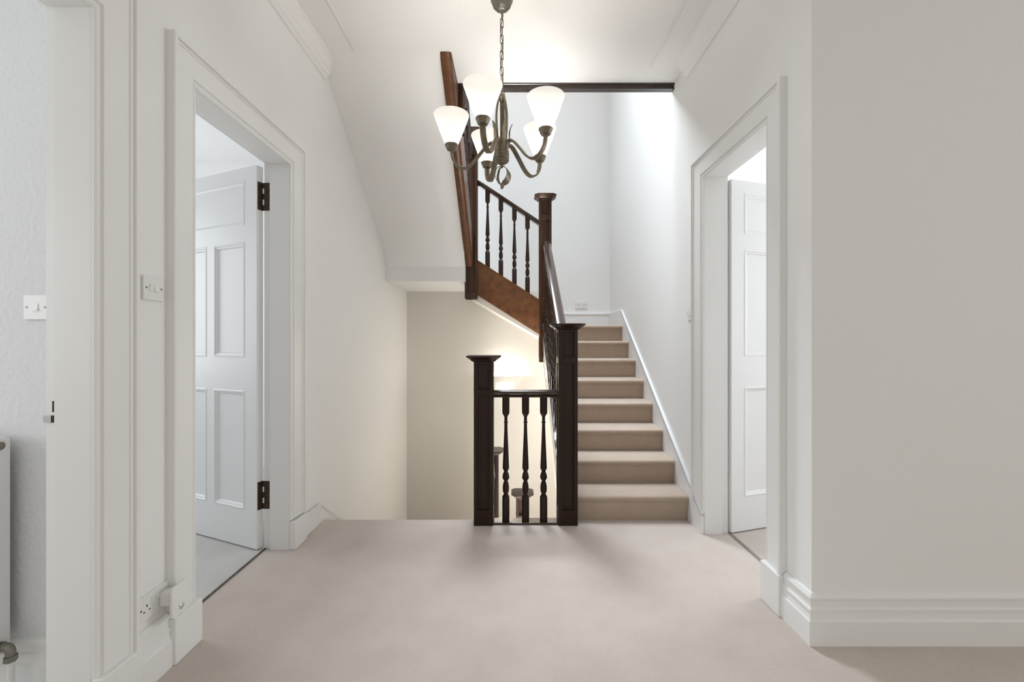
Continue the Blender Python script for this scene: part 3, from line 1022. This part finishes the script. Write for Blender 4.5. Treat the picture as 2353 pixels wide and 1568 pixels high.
def light_switch(loc, rz, label, gangs=1):
    r = empty('light_switch', loc, rz, label, 'light switch')
    rounded(-0.043, 0.043, -0.043, 0.043, 0.004, -0.009, 0.0).build('plate', M['plastic'], r, local=True, bevel=0.0015)
    xs = (0.0,) if gangs == 1 else (-0.0105, 0.0105)
    for x in xs:
        tilt = 0.0045
        b = MB()
        b.rings([[(x - 0.009, -0.008, z), (x + 0.009, -0.008, z), (x + 0.009, y, z), (x - 0.009, y, z)] for z, y in ((-0.013, -0.0145 if x >= 0 else -0.011), (0.0, -0.011), (0.013, -0.011 if x >= 0 else -0.0145))])
        b.build('rocker', M['plastic'], r, local=True)
    for x in (-0.032, 0.032):
        screw(r, x, 0, -0.0095)
    return r


def socket(loc, rz, label):
    r = empty('wall_socket', loc, rz, label, 'wall socket')
    rounded(-0.073, 0.073, -0.043, 0.043, 0.004, -0.010, 0.0).build('plate', M['plastic'], r, local=True, bevel=0.0015)
    for s in (-1, 1):
        cx = s * 0.036
        b = MB()
        b.box(cx - 0.002, cx + 0.002, -0.0106, -0.0095, 0.001, 0.010)
        b.box(cx - 0.0145, cx - 0.008, -0.0106, -0.0095, -0.014, -0.010)
        b.box(cx + 0.008, cx + 0.0145, -0.0106, -0.0095, -0.014, -0.010)
        b.build('pin_slots', M['black'], r, local=True)
        MB().rings([[(s * 0.011 - 0.006, y, z) for y, z in ((-0.009, 0.006), (-0.009, 0.024), (-0.0105, 0.024), (-0.014, 0.006))],
                    [(s * 0.011 + 0.006, y, z) for y, z in ((-0.009, 0.006), (-0.009, 0.024), (-0.0105, 0.024), (-0.014, 0.006))]]).build('rocker', M['plastic'], r, local=True)
    for x in (-0.060, 0.060):
        screw(r, x, -0.001, -0.0105)
    return r


light_switch((XL, 1.545, 1.387), R(90), 'white double light switch on the left hall wall between the two door casings', 2)
light_switch((-1.665, 1.53, 1.318), 0, 'white single light switch on the textured wall above the radiator')
light_switch((XR, 2.905, 1.385), R(-90), 'small white light switch on the right wall beside the stairs', 1)
socket((XL, 1.550, 0.273), R(90), 'white double wall socket low on the left wall above the baseboard')
socket((0.845, YB, 1.643), 0, 'white double wall socket on the half landing wall above the stairs')
# plug-in device in the low socket
pd = empty('plug_in_sensor', (XL + 0.0105, 1.586, 0.262), R(90), 'white plug-in unit with round chrome button in the low left socket', 'plug')
rounded(-0.020, 0.022, -0.020, 0.030, 0.006, -0.036, 0.0).build('plug_body', M['plastic'], pd, local=True, bevel=0.002)
rounded(-0.012, 0.030, -0.048, 0.024, 0.006, -0.050, -0.036).build('neck', M['plastic'], pd, local=True, bevel=0.002)
rounded(-0.036, 0.036, -0.058, 0.054, 0.012, -0.060, -0.049, 6).build('face_plate', M['plastic'], pd, local=True, bevel=0.002)
bt = MB()
bt.rings([[(0.006 + r_ * math.cos(2 * PI * j / 20), y, -0.030 + r_ * math.sin(2 * PI * j / 20)) for j in range(20)] for r_, y in ((0.011, -0.059), (0.011, -0.063), (0.008, -0.065), (0.007, -0.0635), (0.002, -0.0635))])
bt.build('button', M['chrome'], pd, local=True)

# ------------------------------------------------------------------ radiator
ra = empty('radiator', (-2.2, 1.45, 0), 0, 'white panel radiator with grey valve seen through the near left doorway', 'radiator')
RX = -1.727
rounded(-2.75, RX - 0.012, 0.165, 0.866, 0.012, 1.395, 1.412).build('front_panel', M['rad'], ra, bevel=0.003)
rounded(-2.75, RX - 0.012, 0.165, 0.866, 0.012, 1.484, 1.500).build('rear_panel', M['rad'], ra, bevel=0.003)
MB().box(-2.74, RX - 0.004, 1.398, 1.497, 0.858, 0.872).build('top_grille', M['rad'], ra, bevel=0.004)
for xa in (-2.762, RX - 0.012):
    MB().box(xa, xa + 0.012, 1.396, 1.500, 0.160, 0.868).build('side_panel', M['rad'], ra, bevel=0.004)
pl = MB()
pl.rings([[(x, 1.466 + r_ * math.cos(2 * PI * j / 16), 0.846 + r_ * math.sin(2 * PI * j / 16)) for j in range(16)] for r_, x in ((0.014, RX - 0.001), (0.014, RX + 0.005), (0.009, RX + 0.007))])
pl.build('vent_plug', M['grey_metal'], ra)
v = MB()
vy, vz = 1.455, 0.172
v.tube([(RX - 0.002, vy, vz + 0.004), (RX + 0.030, vy, vz + 0.004)], 0.0135, 12)
v.tube([(RX + 0.006, vy, vz + 0.004), (RX + 0.020, vy, vz + 0.004)], 0.018, 6)
v.tube(smooth_path([(RX + 0.026, vy, vz + 0.004), (RX + 0.042, vy, vz + 0.002), (RX + 0.050, vy, vz - 0.010), (RX + 0.051, vy, vz - 0.028)], 4), 0.0135, 12)
v.tube([(RX + 0.051, vy, vz - 0.024), (RX + 0.051, vy, vz - 0.042)], 0.0175, 6)
v.build('valve', M['grey_metal'], ra, angle=50)
MB().tube([(RX + 0.051, vy, vz - 0.035), (RX + 0.051, vy, 0.0)], 0.010, 12).build('pipe', M['rad'], ra)
for x in (-2.5, -1.95):
    MB().box(x - 0.02, x + 0.02, 1.499, 1.53, 0.30, 0.80).build('bracket', M['rad'], ra)
